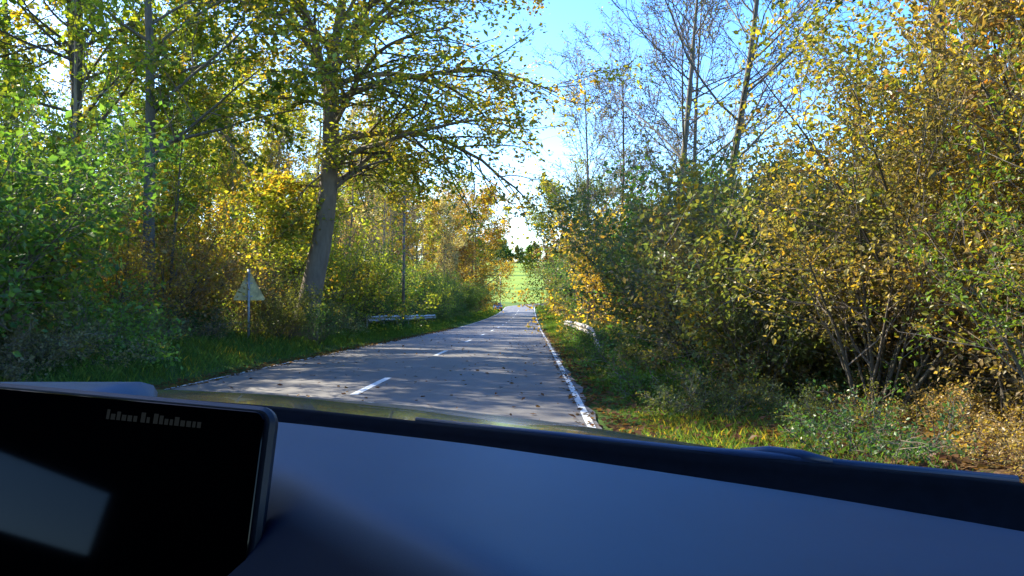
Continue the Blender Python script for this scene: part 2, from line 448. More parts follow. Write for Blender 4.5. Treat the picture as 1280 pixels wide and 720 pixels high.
# trees
make_tree('tallA', 41, 17, .20, t0=.33, n1=22, l1=.26, n2=7, n3=5, nl=10, size=.16)
make_tree('tallB', 42, 19, .22, t0=.42, n1=20, l1=.24, n2=7, n3=5, nl=8, size=.16, lean=(.03, .02), bark=BARK_D)
make_tree('tallC', 43, 16, .17, t0=.28, n1=22, l1=.28, n2=7, n3=5, nl=10, size=.16, lean=(-.02, .02))
make_tree('youngA', 51, 9, .06, t0=.15, n1=22, l1=.26, n2=6, n3=4, nl=11, size=.12, a1=50)
make_tree('youngB', 52, 10, .055, t0=.22, n1=20, l1=.22, n2=6, n3=4, nl=8, size=.12, a1=45, bark=BARK_P)
make_tree('wispA', 53, 10, .045, t0=.25, n1=22, l1=.2, n2=7, n3=5, nl=1, size=.08, a1=36, up1=.07, bark=BARK_P)
make_tree('bareA', 61, 14, .13, t0=.25, n1=28, l1=.34, n2=10, n3=7, nl=2, size=.085, a1=46, up1=.06, r_twig=.012, wob=.02)
make_tree('bareB', 62, 17, .18, t0=.34, n1=20, l1=.36, n2=10, n3=7, nl=1, size=.09, a1=52, up1=.07, wob=.025, r_twig=.012)
make_tree('farA', 72, 11, .22, t0=.08, n1=26, l1=.40, n2=7, n3=4, nl=12, size=.48, a1=66, spread=.4)
make_tree('roundA', 71, 13, .2, t0=.10, n1=34, l1=.38, n2=8, n3=5, nl=17, size=.165, a1=66, spread=.25)

def place(kind, nm, x, y, sc=1.0, rot=0.0, color=(.06, .1, .02, .2), label=None, cat='tree', group=None, sz=None, dz=0.0, tilt=None):
    tm, cm = PROTO[nm]
    r = empty(kind, (x, y, gzf(x, y)-.02+dz), rot, label, cat, group)
    r.scale = (sc, sc, sz or sc)
    if tilt: r.rotation_euler = (tilt[0], tilt[1], rot)
    wood = 'trunk' if cat == 'tree' else 'stem'
    for n_, me in ((wood, tm), ('crown', cm)):
        o = bpy.data.objects.new(n_, me); COL.objects.link(o); o.parent = r; o.color = color
    return r


# ------------------------------------------------------------------ vegetation
DG = (.055, .135, .032, .05); GR = (.105, .200, .034, .12); YG = (.24, .32, .040, .28); GO = (.34, .33, .045, .50)
OR = (.40, .23, .040, .40); BR = (.27, .20, .080, .22); OL = (.155, .180, .050, .22); GY = (.24, .21, .155, .12)

def hero_beech():
    g = np.random.default_rng(7)
    r = empty('beech_tree', (-6.6, 25, gzf(-6.6, 25)), 0, 'big old beech leaning over the road behind the warning sign, green and yellow leaves', 'tree')
    z0 = gzf(-6.6, 25)
    P = np.array([(-6.95, -.4), (-6.82, .3), (-6.56, 1.8), (-6.24, 3.3), (-6.06, 4.9), (-5.96, 6.4), (-5.95, 8.0), (-5.8, 9.6), (-5.5, 11.5), (-5.4, 13.5), (-5.2, 16)])
    zz = np.linspace(-.4, 16, 26)
    xx = np.interp(zz, P[:, 1], P[:, 0])+6.6
    xx[1:-1] = (xx[:-2]+xx[1:-1]*2+xx[2:])/4
    pts = np.stack([xx, .12*np.sin(zz*.5), zz-z0], -1)[None]
    rad = np.interp(zz, [-.4, .2, 1, 3, 6, 7.6, 8.4, 12, 16], [.62, .46, .37, .33, .27, .26, .19, .11, .03])[None]
    T = dict(p=pts, r=rad, L=A1(16))
    F = grow(np.array([[.62, 0, 7.6-z0], [.66, .1, 9.2-z0]]), np.array([[-.28, .1, 1], [.75, -.2, .8]]), A1(8, 6.5), A1(.16, .12), 10, .05, .04, g, .15)
    spec = [  # start height, azimuth (0 = across the road), length, elevation, radius
        (4.6, 12, 4.0, 45, .07), (5.0, -35, 5.5, 28, .09), (5.6, 20, 6.6, 36, .10), (6.4, -12, 7.4, 30, .12), (7.0, 35, 6.4, 34, .10),
        (7.6, 5, 7.6, 34, .12), (8.2, -30, 7.2, 34, .11), (8.8, 15, 7.4, 38, .10), (9.4, -5, 7.0, 40, .10), (10, 40, 6.0, 42, .08),
        (10.4, -25, 6.6, 40, .08), (11.2, 5, 6.6, 42, .08), (12, 25, 5.6, 45, .07), (12.8, -15, 5.2, 48, .06), (13.6, 10, 4.6, 50, .05), (14.4, -40, 4, 50, .05),
        (4.9, 190, 2.6, 5, .045), (5.4, 160, 2.8, -20, .04), (7.4, 175, 4.2, 30, .07), (8.4, 215, 4.6, 35, .08), (9.4, 150, 4.6, 38, .08), (10.6, 190, 4.4, 40, .07), (12, 230, 4, 45, .06), (13, 160, 3.6, 48, .05),
        (6.2, -80, 4.6, 30, .07), (7.8, 85, 5.0, 35, .08), (9.2, -95, 5.0, 38, .07), (11, 100, 4.4, 42, .06), (12.4, -70, 4.2, 45, .06), (5.6, -60, 5.0, 22, .07), (6.6, 55, 5.6, 30, .08)]
    h = np.array([a[0] for a in spec])
    st = np.stack([np.interp(h, zz, xx), .12*np.sin(h*.5), h-z0], -1)
    aa = np.radians([a[1] for a in spec]); ee = np.radians([a[3] for a in spec])
    d = np.stack([np.cos(aa)*np.cos(ee), -np.sin(aa)*np.cos(ee), np.sin(ee)], -1)
    B1 = grow(st, d, np.array([a[2] for a in spec])*1.02, np.array([a[4] for a in spec]), 10, .10, -.075, g, .2)
    p, dd, L, rr = kids(B1, 15, .14, 1, 48, 12, .50, g, .55, flat=.6, tl=.35)
    B2 = grow(p, dd, L, np.maximum(rr, .012), 6, .12, -.03, g, .3)
    p, dd, L, rr = kids(F, 14, .15, 1, 50, 12, .5, g, .5, flat=.2)
    B2b = grow(p, dd, L, np.maximum(rr, .012), 6, .12, 0, g, .3)
    B2 = dict(p=np.concatenate([B2['p'], B2b['p']]), r=np.concatenate([B2['r'], B2b['r']]), L=np.concatenate([B2['L'], B2b['L']]))
    p, dd, L, rr = kids(B2, 9, .12, 1, 46, 12, .42, g, .55, flat=.6, tl=.3)
    B3 = grow(p, dd, L, np.full(len(L), .007), 4, .12, -.05, g, .4)
    lv = leaf_mesh(leaf_pos(B3, 14, g, .05, .13), .14, g, up=.9)
    w = wood_mesh('beech_trunk', [(T, 18), (F, 10), (B1, 7)])
    link('trunk', w, BEECHBARK, r)
    # leaves turn yellow towards the outside of the crown, over the road
    v, q, a = lv
    a = a*np.clip(1.15-(v[::4, 0]-1.5)/6.5, .12, 1)
    cm = crown_mesh('beech_crown', [(B2, 4), (B3, 3)], [(v, q, a)])
    c = link('crown', cm, [BARK_D, LEAF], r); c.color = (.26, .31, .05, .36)
BEECHBARK = bark_material('bark_beech', (.12, .095, .07), (.24, .195, .145), .15, .5)
hero_beech()

RG = random.Random(5)
def ang(): return RG.uniform(0, 6.283)

# --- left of the road, named one by one (x, y from the camera)
L1 = [
 ('shrub', 'shrubA', -8.4, 10.6, 1.15, (.10, .20, .04, .10), 'dark green leafy shrub at the left edge, nearest the car', 'shrub'),
 ('shrub', 'shrubB', -9.4, 13.2, 1.20, (.15, .25, .045, .2), 'tall mid green shrub just behind the dark leafy shrub on the left', 'shrub'),
 ('shrub', 'shrubA', -10.6, 15.6, 1.35, YG, 'high yellow topped shrub among trunks at far left', 'shrub'),
 ('shrub', 'shrubC', -11.6, 11.8, 1.5, GR, 'loose green shrub deep in the wood at the left edge', 'shrub'),
 ('shrub', 'shrubC', -9.9, 18.6, .80, (.33, .32, .02, .6), 'bright yellow shrub at the foot of the two pale trunks', 'shrub'),
 ('shrub', 'shrubB', -9.9, 20.6, 1.05, (.36, .24, .09, .3), 'russet brown shrub left of the warning sign', 'shrub'),
 ('shrub', 'shrubA', -10.6, 23.8, 1.35, GO, 'golden orange shrub standing tall left of the warning sign', 'shrub'),
 ('shrub', 'twiggy', -8.3, 24.2, .75, BR, 'low twiggy bush right behind the warning sign post', 'bush'),
 ('shrub', 'shrubC', -8.6, 27.2, 1.35, YG, 'yellow green shrub behind the warning sign, left of the beech', 'shrub'),
 ('shrub', 'shrubB', -8.3, 28.4, .62, OL, 'low olive bush around the foot of the big beech', 'bush'),
 ('shrub', 'shrubA', -8.5, 32.0, 1.05, (.25, .28, .02, .4), 'sunny yellow green bush just right of the beech trunk', 'bush'),
 ('shrub', 'shrubC', -8.7, 36.5, 1.1, (.12, .19, .02, .3), 'light green arching bush behind the left guardrail', 'bush'),
 ('shrub', 'shrubB', -8.9, 40.0, 1.1, DG, 'dark green bush beside the utility pole', 'bush'),
 ('shrub', 'shrubB', -7.0, 23.6, .55, OL, 'low dusty green bush hiding the foot of the big beech', 'bush'),
 ('shrub', 'shrubC', -6.2, 24.2, .42, DG, 'small dark bush to the right of the beech foot', 'bush'),
 ('tree', 'roundA', -6.3, 118, 1.45, (.42, .23, .03, .6), 'orange gold round tree where the left wood ends at the road', 'tree'),
 ('tree', 'roundA', -8.6, 98, 1.15, (.28, .17, .05, .4), 'dull orange tree before the gold one along the left wood', 'tree'),
 ('tree', 'roundA', -6.4, 138, 1.35, (.10, .11, .03, .2), 'dark olive tree behind the orange gold tree by the parked car', 'tree'),
 ('tree', 'tallB', -13.2, 22.0, 1.0, OL, 'tall tree with dark narrow trunk, second from the left edge', 'tree'),
 ('tree', 'tallA', -13.3, 24.2, 1.05, YG, 'tall tree with thick grey trunk beside the dark narrow one', 'tree'),
 ('tree', 'tallC', -9.9, 20.6, 1.1, (.12, .17, .02, .3), 'tall ivy green trunked tree halfway between left edge and beech', 'tree'),
 ('tree', 'youngB', -10.4, 18.0, 1.2, YG, 'young tree with pale lower trunk above the bright yellow shrub', 'tree'),
 ('tree', 'tallB', -16.5, 23.0, .95, OL, 'thin tall tree standing at the left edge of the wood', 'tree'),
]
for kind, nm, x, y, sc, c, lab, cat in L1:
    place(kind, nm, x, y, sc, ang(), c, lab, cat)

# --- left wood, scattered
def scatter(n, x0, x1, y0, y1, kinds, sc, cols, label, cat, group, kind, mind=1.6, follow=True, seed=0):
    rg = random.Random(seed); pts = []; tries = 0
    while len(pts) < n and tries < n*60:
        tries += 1
        y = rg.uniform(y0, y1); x = rg.uniform(x0, x1)+(.0255*y if follow else 0)
        if all((x-a)**2+(y-b)**2 > mind**2 for a, b in pts): pts.append((x, y))
    for x, y in pts:
        if abs(x+7.55) < 1.1 and 15 < y < 24: continue   # the sign post stands free
        c = rg.choice(cols); j = rg.uniform(.85, 1.2)
        c = (c[0]*j, c[1]*rg.uniform(.88, 1.12), c[2], min(1, c[3]*rg.uniform(.7, 1.3)))
        place(kind, rg.choice(kinds), x, y, rg.uniform(*sc), rg.uniform(0, 6.28), c, label, cat, group)
SH = ['shrubA', 'shrubB', 'shrubC']
scatter(16, -11.5, -8.7, 30, 72, SH, (.95, 1.35), [GR, YG, DG, OL, YG], 'leafy green or yellowish shrub in the front of the left wood beyond the beech', 'shrub', 'shrubs in the front of the left wood', 'shrub', 2.3, seed=1)
scatter(14, -10.8, -8.6, 72, 132, SH, (1.1, 1.5), [DG, GR, OL, GR], 'dark green shrub under the far trees left of the road', 'shrub', 'far shrubs left of the road', 'shrub', 3.0, seed=2)
scatter(22, -24, -12, 12, 60, SH, (1.1, 1.7), [YG, GR, GO, OL, BR], 'shrub of mixed yellow and green deeper in the left wood', 'shrub', 'undergrowth shrubs inside the left wood', 'shrub', 2.6, seed=3)
scatter(16, -20, -9.8, 16, 45, ['youngA', 'youngB', 'youngA'], (.85, 1.3), [YG, GO, YG, GR], 'young leafy tree in yellow and green between the tall left trunks', 'tree', 'young trees in the near left wood', 'tree', 2.0, seed=4)
scatter(34, -22, -9.6, 34, 110, ['wispA', 'youngB', 'wispA', 'wispA'], (.85, 1.3), [(.36, .29, .17, .14), GO, (.34, .28, .16, .14), YG], 'slender pale sapling in the thin beige wood beyond the beech', 'tree', 'slender saplings beyond the beech', 'tree', 1.5, seed=5)
scatter(14, -40, -13, 22, 75, ['tallA', 'tallB', 'tallC'], (.85, 1.15), [YG, OL, GR, GO], 'tall thin trunked tree rising in the left wood', 'tree', 'tall trees of the left wood', 'tree', 4.0, seed=6)
scatter(16, -30, -11, 70, 150, ['tallA', 'tallC', 'roundA'], (.9, 1.2), [YG, GO, BR, OL], 'distant autumn tree in the left wood far along the road', 'tree', 'distant trees of the left wood', 'tree', 4.5, seed=7)
scatter(26, -60, -22, 14, 110, ['shrubA', 'shrubB'], (1.6, 2.4), [GR, YG, OL, GO], 'large bush at the back of the left wood', 'bush', 'bushes at the back of the left wood', 'bush', 4, seed=8)
scatter(18, -17, -9.5, 42, 105, ['wispA', 'youngB', 'youngA'], (1.3, 1.75), [(.36, .29, .17, .14), (.36, .29, .17, .14), GO, (.33, .27, .15, .2)], 'high slim tree with beige and yellow leaves past the utility pole', 'tree', 'high slim trees past the utility pole', 'tree', 2.5, seed=12)
scatter(3, -20, -14, -4, 8, ['tallA', 'tallC'], (.8, 1.0), [GR, YG], 'leafy roadside tree beside the car on the left', 'tree', 'trees beside the car on the left', 'tree', 3, follow=False, seed=13)
place('tree', 'roundA', -10.2, 8.4, .95, 1.0, GR, 'broad leafy tree added left of the car to keep sun off the dashboard', 'tree')  # added off to the left to block the sun from the dashboard
place('tree', 'tallC', -12.6, 9.4, 1.0, 2.0, YG, 'tall leafy tree added behind the broad one to shade the dashboard', 'tree')  # second added tree, stands in the same line of sun
# brambles at the left verge
BC = [(.10, .18, .05, .1), (.17, .20, .09, .12), (.16, .25, .05, .2), (.20, .22, .11, .15)]
for n_, xa, xb, ya, yb, sd_ in ((16, -10.2, -7.9, 9, 16.5, 9), (18, -11.2, -8.9, 16.5, 24, 14), (14, -9.8, -8.3, 24.5, 34, 15)):
    scatter(n_, xa, xb, ya, yb, ['bramble', 'brambleB'], (.75, 1.1), BC, 'low grey green bramble clump along the left verge', 'bramble', 'brambles along the left verge', 'bramble', .9, seed=sd_)
scatter(20, -9.7, -8.4, 36, 100, ['bramble', 'brambleB'], (.8, 1.3), [DG, GR], 'low dark bramble clump beyond the left guardrail', 'bramble', 'brambles beyond the left guardrail', 'bramble', 1.6, seed=10)

# --- right of the road
R1 = [
 ('shrub', 'nearA', 5.8, 6.6, 1.2, (.21, .16, .05, .34), 'golden brown leafy bush at the right edge nearest the windscreen', 'bush'),
 ('shrub', 'nearB', 5.1, 8.4, 1.0, (.20, .22, .04, .36), 'bright yellow leaved bush just left of the nearest golden brown bush', 'bush'),
 ('shrub', 'nearA', 7.6, 8.6, 1.45, (.42, .20, .04, .35), 'tall orange topped bush high at the right edge', 'bush'),
 ('shrub', 'nearB', 6.9, 10.8, 1.3, (.09, .14, .035, .18), 'tall green bush behind the yellow leaved bush', 'bush'),
 ('shrub', 'shrubB', 4.7, 10.9, 1.0, (.16, .18, .05, .32), 'yellow green bush over the brown leaf litter', 'bush'),
 ('shrub', 'nearB', 7.5, 6.9, 1.1, (.24, .15, .05, .3), 'rusty gold bush behind the nearest golden brown bush', 'bush'),
 ('shrub', 'nearA', 6.3, 9.0, 1.05, (.17, .17, .045, .35), 'olive gold bush between the yellow leaved bush and the tall orange topped bush', 'bush'),
 ('shrub', 'nearB', 8.8, 11.5, 1.2, (.13, .16, .04, .28), 'high olive green bush filling the gap behind the orange topped bush', 'bush'),
 ('shrub', 'nearB', 4.3, 5.8, .62, (.10, .16, .02, .35), 'small leafy sprig bush low at the right beside the dashboard edge', 'bush'),
 ('shrub', 'shrubC', 4.0, 13.4, 1.05, (.26, .21, .09, .30), 'dull brown green bush on the right bank in mid distance', 'bush'),
 ('shrub', 'shrubA', 3.8, 16.4, 1.12, (.19, .20, .06, .25), 'dark green bush above the grassy right verge', 'bush'),
 ('shrub', 'shrubB', 5.2, 19.4, 1.38, (.19, .22, .05, .3), 'high green bush with yellow leaves left of the ivy trunk', 'bush'),
 ('shrub', 'shrubC', 4.9, 21.2, 1.2, (.28, .23, .09, .35), 'brownish bush beside the near end of the right guardrail', 'bush'),
 ('shrub', 'shrubA', 5.7, 26.0, 1.6, DG, 'dark green bush behind the right guardrail', 'bush'),
 ('shrub', 'shrubB', 5.3, 31.5, 1.55, (.32, .25, .05, .6), 'yellow brown sunlit bush behind the far half of the right guardrail', 'bush'),
 ('shrub', 'twiggy', 4.9, 41.0, 1.5, GY, 'bare grey twiggy bush beyond the right guardrail', 'bush'),
 ('tree', 'bareA', 5.1, 36.0, .92, (.10, .12, .03, .3), 'slim nearly bare tree over the twiggy bush right of the sky gap', 'tree'),
 ('tree', 'bareA', 4.9, 48.0, 1.15, (.14, .15, .05, .3), 'bare fine twigged tree leaning into the sky gap from the right', 'tree'),
 ('tree', 'bareA', 7.6, 33.0, 1.15, (.13, .14, .04, .25), 'fine twigged bare tree behind the two bare trunks', 'tree'),
 ('tree', 'bareB', 5.9, 29.0, 1.0, (.10, .10, .03, .2), 'bare tree with reddish ivy trunk rising above the right hedge', 'tree'),
 ('tree', 'bareB', 6.3, 23.5, .92, (.08, .10, .03, .2), 'bare grey tree just right of the reddish ivy trunk', 'tree'),
 ('tree', 'tallB', 8.0, 15.0, .9, (.08, .11, .02, .25), 'tall tree with mossy thick trunk in the upper right', 'tree'),
 ('tree', 'roundA', 8.3, 112, 1.5, (.16, .22, .02, .3), 'round yellow green tree where the right hedge meets the field', 'tree'),
 ('tree', 'roundA', 10.6, 92, 1.2, (.10, .14, .04, .15), 'mid green round tree in front of the yellow green one', 'tree'),
 ('tree', 'roundA', 9.2, 130, 1.25, (.24, .13, .04, .3), 'brown tinged tree at the far end of the right hedge', 'tree'),
]
for kind, nm, x, y, sc, c, lab, cat in R1:
    place(kind, nm, x, y, sc, ang(), c, lab, cat)
scatter(16, 5.1, 7.2, 46, 112, SH, (1.4, 2.0), [OL, GR, BR, DG], 'mixed green brown bush in the far stretch of the right hedge', 'bush', 'bushes in the far right hedge', 'bush', 3.5, seed=21)
scatter(32, 6.6, 17, 5, 60, SH, (1.25, 1.7), [OL, GO, GR, YG, BR], 'autumn bush standing behind the front row of the right hedge', 'bush', 'bushes behind the right hedge', 'bush', 2.2, seed=22)
scatter(9, 8, 20, 40, 110, ['bareA', 'tallC', 'youngA'], (.7, .95), [OL, YG, BR], 'distant tree rising over the far right hedge', 'tree', 'distant trees right of the road', 'tree', 4, seed=23)
scatter(8, 8.5, 20, 9, 34, ['youngA', 'youngB', 'tallC'], (.6, .85), [GR, OL, DG, GR], 'young tree with sparse leaves against the sky in the right wood', 'tree', 'young trees in the right wood', 'tree', 3, seed=24)
scatter(18, 16, 45, 5, 120, ['shrubA', 'shrubB'], (1.6, 2.3), [GR, OL, BR], 'large bush at the back of the right wood', 'bush', 'bushes at the back of the right wood', 'bush', 5, seed=25)
scatter(44, 1.9, 4.4, 9.0, 46, ['bramble', 'brambleB'], (.45, .8), [DG, OL, GR], 'low bramble tuft at the foot of the right hedge', 'bramble', 'brambles at the foot of the right hedge', 'bramble', 1.2, seed=26)
scatter(16, 3.8, 6.2, 5.4, 15, ['shrubC', 'shrubB'], (.45, .70), [OL, BR, (.16, .14, .07, .3), GR], 'knee high olive and brown bush under the near right hedge', 'bush', 'low bushes under the near right hedge', 'bush', .9, seed=27)
scatter(13, 2.5, 4.6, 5.6, 10.5, ['brambleB', 'bramble'], (.3, .55), [OL, OL, DG, BR], 'low brown green bramble tuft on the leaf litter at right', 'bramble', 'brambles on the leaf litter at right', 'bramble', .8, seed=28)
for i, (x, y, sc, c, nm_, lab) in enumerate([(3.9, 8.2, .78, (.22, .19, .07, .3), 'nearB', 'waist high brown olive bush nearest the road edge on the right'),
    (3.4, 10.2, .74, (.12, .15, .05, .2), 'shrubA', 'waist high dull green bush second along the right road edge'),
    (3.2, 12.0, .72, (.26, .20, .08, .35), 'shrubC', 'brownish bush with thin stems third along the right road edge'),
    (3.2, 14.2, .80, (.15, .18, .05, .25), 'shrubB', 'olive green bush fourth along the right road edge'),
    (4.7, 7.0, .7, (.20, .16, .05, .4), 'nearA', 'head high golden brown bush over the dashboard edge')]):
    place('shrub', nm_, x, y, sc, i*1.3, c, lab, 'bush')
# --- behind the car, so that the shade is right from other places
scatter(8, -16, -8, -30, 6, ['tallA', 'tallC', 'roundA'], (.7, 1.0), [GR, YG], 'leafy tree beside the road behind the car', 'tree', 'trees behind the car', 'tree', 4, follow=False, seed=31)
# --- far hedgerow across the top of the field
for i in range(26):
    x = -50+i*6+RG.uniform(-2, 2); y = 462+RG.uniform(-8, 8)
    place('tree', 'farA', x, y, RG.uniform(.75, 1.35), ang(), RG.choice([OL, DG, GR]), 'small dark tree in the hedgerow on top of the field', 'tree', 'hedgerow trees on the field', dz=-1.6)

# ------------------------------------------------------------------ grass and fallen leaves
def grass_stuff():
    g = np.random.default_rng(3)
    P = []
    def zone(n, s0, s1, y0, y1, bias=1.6):
        y = y0+(y1-y0)*g.random(n)**bias; s = s0+(s1-s0)*g.random(n)
        k = (hash_noise(s*2.2, y*1.7)+.5*g.normal(size=n)) > -.55
        y = y[k]; s = s[k]; P.append(np.stack([cx(y)+s, y], -1))
    zone(62000, -7.9, -3.42, 7, 60); zone(17000, 3.42, 4.7, 4.5, 60); zone(16000, 3.42, 5.6, 4.5, 14, 1); zone(22000, -8, -3.4, 60, 170, 1); zone(9000, 3.5, 6.5, 60, 170, 1)
    P = np.concatenate(P); n = len(P)
    z = gz(P[:, 0], P[:, 1])
    far = np.clip(P[:, 1]/60, 0, 2.5)
    edge = np.clip((np.abs(P[:, 0]-cx(P[:, 1]))-3.3)/.8, .25, 1)
    h = (.07+.16*g.random(n)**1.5)*(1+far*.5)*edge*np.where((P[:, 0] > 0) & (P[:, 1] < 12), .55, 1); w = .0042*(1+far*2.6)
    a = g.random(n)*6.283; d = np.stack([np.cos(a), np.sin(a), np.zeros(n)], -1); b = g.random(n)*6.283
    ln = np.stack([np.cos(b), np.sin(b), np.zeros(n)], -1)*(h*(.2+.6*g.random(n)))[:, None]
    base = np.stack([P[:, 0], P[:, 1], z-.01], -1); up = np.array([0, 0, 1.])
    v = np.stack([base-d*w[:, None], base+d*w[:, None], base+ln*.45+up*(h*.6)[:, None]+d*w[:, None]*.7, base+ln+up*h[:, None]*.95], 1).reshape(-1, 3)
    o = link('verge_grass', mesh_np('verge_grass', v, np.arange(n*4).reshape(n, 4), attrs={'r': ('FACE', g.random(n))}), GRASSM)
    o.color = (.095, .165, .034, .18); tag(o, 'green grass along both road verges', 'grass', kind='stuff')
grass_stuff()
def litter_stuff():
    g = np.random.default_rng(4); P = []
    def zone(n, s0, s1, y0, y1, bias=1.4):
        y = y0+(y1-y0)*g.random(n)**bias; s = s0+(s1-s0)*g.random(n); P.append(np.stack([cx(y)+s, y], -1))
    zone(26000, 4.4, 9.5, 4, 40); zone(6000, 3.3, 4.6, 4, 45); zone(12000, -12, -5.6, 8, 40); zone(4500, -3.6, -3.0, 7, 60); zone(1500, 3.0, 3.5, 5, 60); zone(900, -3, 3.2, 7, 60)
    P = np.concatenate(P); n = len(P)
    z = gz(P[:, 0], P[:, 1]); s = np.abs(P[:, 0]-cx(P[:, 1])); z = np.where(s < 3.3, prof(P[:, 1])+.05*(1-(np.clip(s, 0, 3.3)/3.3)**2)+.012, z+.02)
    pos = np.stack([P[:, 0], P[:, 1], z+g.random(n)*.03*(s > 3.6)], -1)
    v, q, a = leaf_mesh(pos, .075, g, up=1.6)
    o = link('fallen_leaves', mesh_np('fallen_leaves', v, q, attrs={'r': ('FACE', a)}), GRASSM)
    o.color = (.12, .068, .035, .14); tag(o, 'brown fallen leaves on the ground under the hedges', 'leaves', kind='stuff')
litter_stuff()

#OBJECTS
# ------------------------------------------------------------------ roadside objects
GALV = plain('galvanised_steel', (.34, .35, .34), .5, .5, 6, .35, .1)
GALV_W = plain('weathered_galvanised_steel', (.30, .28, .24), .65, .1, 9, .4, .1)
SIGNB = plain('weathered_sign_back', (.58, .46, .20), .6, .0, 7, .38, .1)
WOODP = plain('weathered_pole_wood', (.16, .13, .10), .9, 0, 5, .4, .3)
DARKP = plain('black_paint', (.012, .014, .02), .25, 0, spec=.6, coat=.5)
RUBBER = plain('rubber', (.015, .015, .016), .8)
GLASSD = plain('dark_glass', (.01, .012, .014), .06, 0, spec=.8)
LAMP = plain('lamp_glass', (.75, .75, .72), .15)
RIMM = plain('alloy_rim', (.35, .35, .36), .35, .8)
PLATE = plain('number_plate_white', (.7, .7, .66), .5)

def sign():
    x, y = -7.62, 22.0; z = gzf(x, y)
    r = empty('warning_sign', (x, y, z), R(9), 'triangular road warning sign seen from its weathered back, on a steel post', 'road sign')
    v, f = tube_py([(0, 0, -.3), (0, 0, 2.08-z)], [.036, .036], 12); link('post', mesh_py('post', v, f, True), GALV, r)
    zb, zt, hw = 1.17-z, 2.03-z, .475
    # plate with rounded corners and a folded rim
    def rounded(off, n=6, rr=.05):
        C = [(-hw, zb), (hw, zb), (0, zt)]; P = []
        cxm, czm = 0, (2*zb+zt)/3
        for i, (px, pz) in enumerate(C):
            dx, dz = cxm-px, czm-pz; L = math.hypot(dx, dz); cx_, cz_ = px+dx/L*rr*2, pz+dz/L*rr*2
            a0 = math.atan2(-dz, -dx)
            for k in range(n+1):
                a = a0+(k/n-.5)*R(120); P.append((cx_+math.cos(a)*(rr-off), cz_+math.sin(a)*(rr-off)))
        return P
    o_ = rounded(0); i_ = rounded(.016); n = len(o_)
    v = [(a, .058, b) for a, b in o_]+[(a, .040, b) for a, b in o_]+[(a, .040, b) for a, b in i_]+[(a, .055, b) for a, b in i_]
    f = [tuple(range(n))]+[(k, (k+1) % n, n+(k+1) % n, n+k) for k in range(n)]+[(n+k, n+(k+1) % n, 2*n+(k+1) % n, 2*n+k) for k in range(n)]
    f += [(2*n+k, 2*n+(k+1) % n, 3*n+(k+1) % n, 3*n+k) for k in range(n)]+[tuple(3*n+k for k in range(n))]
    pl = link('sign_plate', mesh_py('sign_plate', v, f), SIGNB, r)
    for zc in (zb+.12, zb+.5):
        v, f = box_v(-.10, .10, .034, .054, zc-.02, zc+.02); link('clamp', mesh_py('clamp', v, f), GALV, r)
sign()

def guardrail(path, label, mat, posts, ramp_first=False):
    """W shaped beam swept along a path of (x, y, top height above ground)"""
    base = path[0]; r = empty('guardrail', (base[0], base[1], gzf(base[0], base[1])), 0, label, 'guardrail')
    O = Vector(r.location)
    prof_w = [(0, 0), (.03, -.02), (.08, -.06), (.08, -.10), (.02, -.14), (.02, -.17), (.08, -.21), (.08, -.25), (.03, -.29), (0, -.31)]
    side = 1 if base[0] < 0 else -1
    pts = []
    for i in range(len(path)-1):
        a, b = path[i], path[i+1]; m = max(2, int(math.hypot(b[0]-a[0], b[1]-a[1])/.8))
        for k in range(m): pts.append(tuple(a[j]+(b[j]-a[j])*k/m for j in range(3)))
    pts.append(path[-1])
    v = []; f = []; n = len(prof_w)
    for x, y, h in pts:
        zt = gzf(x, y)+h
        for th in (0, 1):
            for px, pz in prof_w: v.append((x+side*(px-th*.006)-O.x, y-O.y, zt+pz-O.z))
    for i in range(len(pts)-1):
        a = i*2*n; b = a+2*n
        for k in range(n-1):
            f.append((a+k, a+k+1, b+k+1, b+k)); f.append((a+n+k+1, a+n+k, b+n+k, b+n+k+1))
        f.append((a, b, b+n, a+n)); f.append((a+n-1, a+2*n-1, b+2*n-1, b+n-1))
    link('beam', mesh_py('beam', v, f), mat, r)
    for (x, y, h) in posts:
        z = gzf(x, y); v, f = box_v(x-side*.12-.03-O.x, x-side*.12+.03-O.x, y-.05-O.y, y+.05-O.y, z-.4-O.z, z+h-.05-O.z)
        v2, f2 = box_v(min(x-side*.1, x+side*.02)-O.x, max(x-side*.1, x+side*.02)-O.x, y-.04-O.y, y+.04-O.y, z+h-.22-O.z, z+h-.10-O.z)
        link('post', mesh_py('post', v+v2, f+[tuple(i+8 for i in q) for q in f2]), mat, r)
LP = [(-6.75, 35.5, .74), (-6.45, 46, .74), (-6.05, 60, .70)]
guardrail(LP, 'short grey steel guardrail on the shaded left verge past the beech', GALV, [(-6.75+.0265*(y-35.5), y, .74) for y in (36, 40, 44, 48, 52, 56, 59.5)])
RP = [(2.45, 20.6, .10), (2.55, 23.8, .66), (2.62, 27, .74), (2.95, 36, .74), (3.2, 46, .72)]
guardrail(RP, 'sunlit grey steel guardrail with sloping end at the right hedge', GALV_W, [(2.58, 25, .70), (2.66, 28, .74), (2.8, 32, .74), (2.95, 36, .74), (3.08, 40, .74), (3.18, 44, .74)])

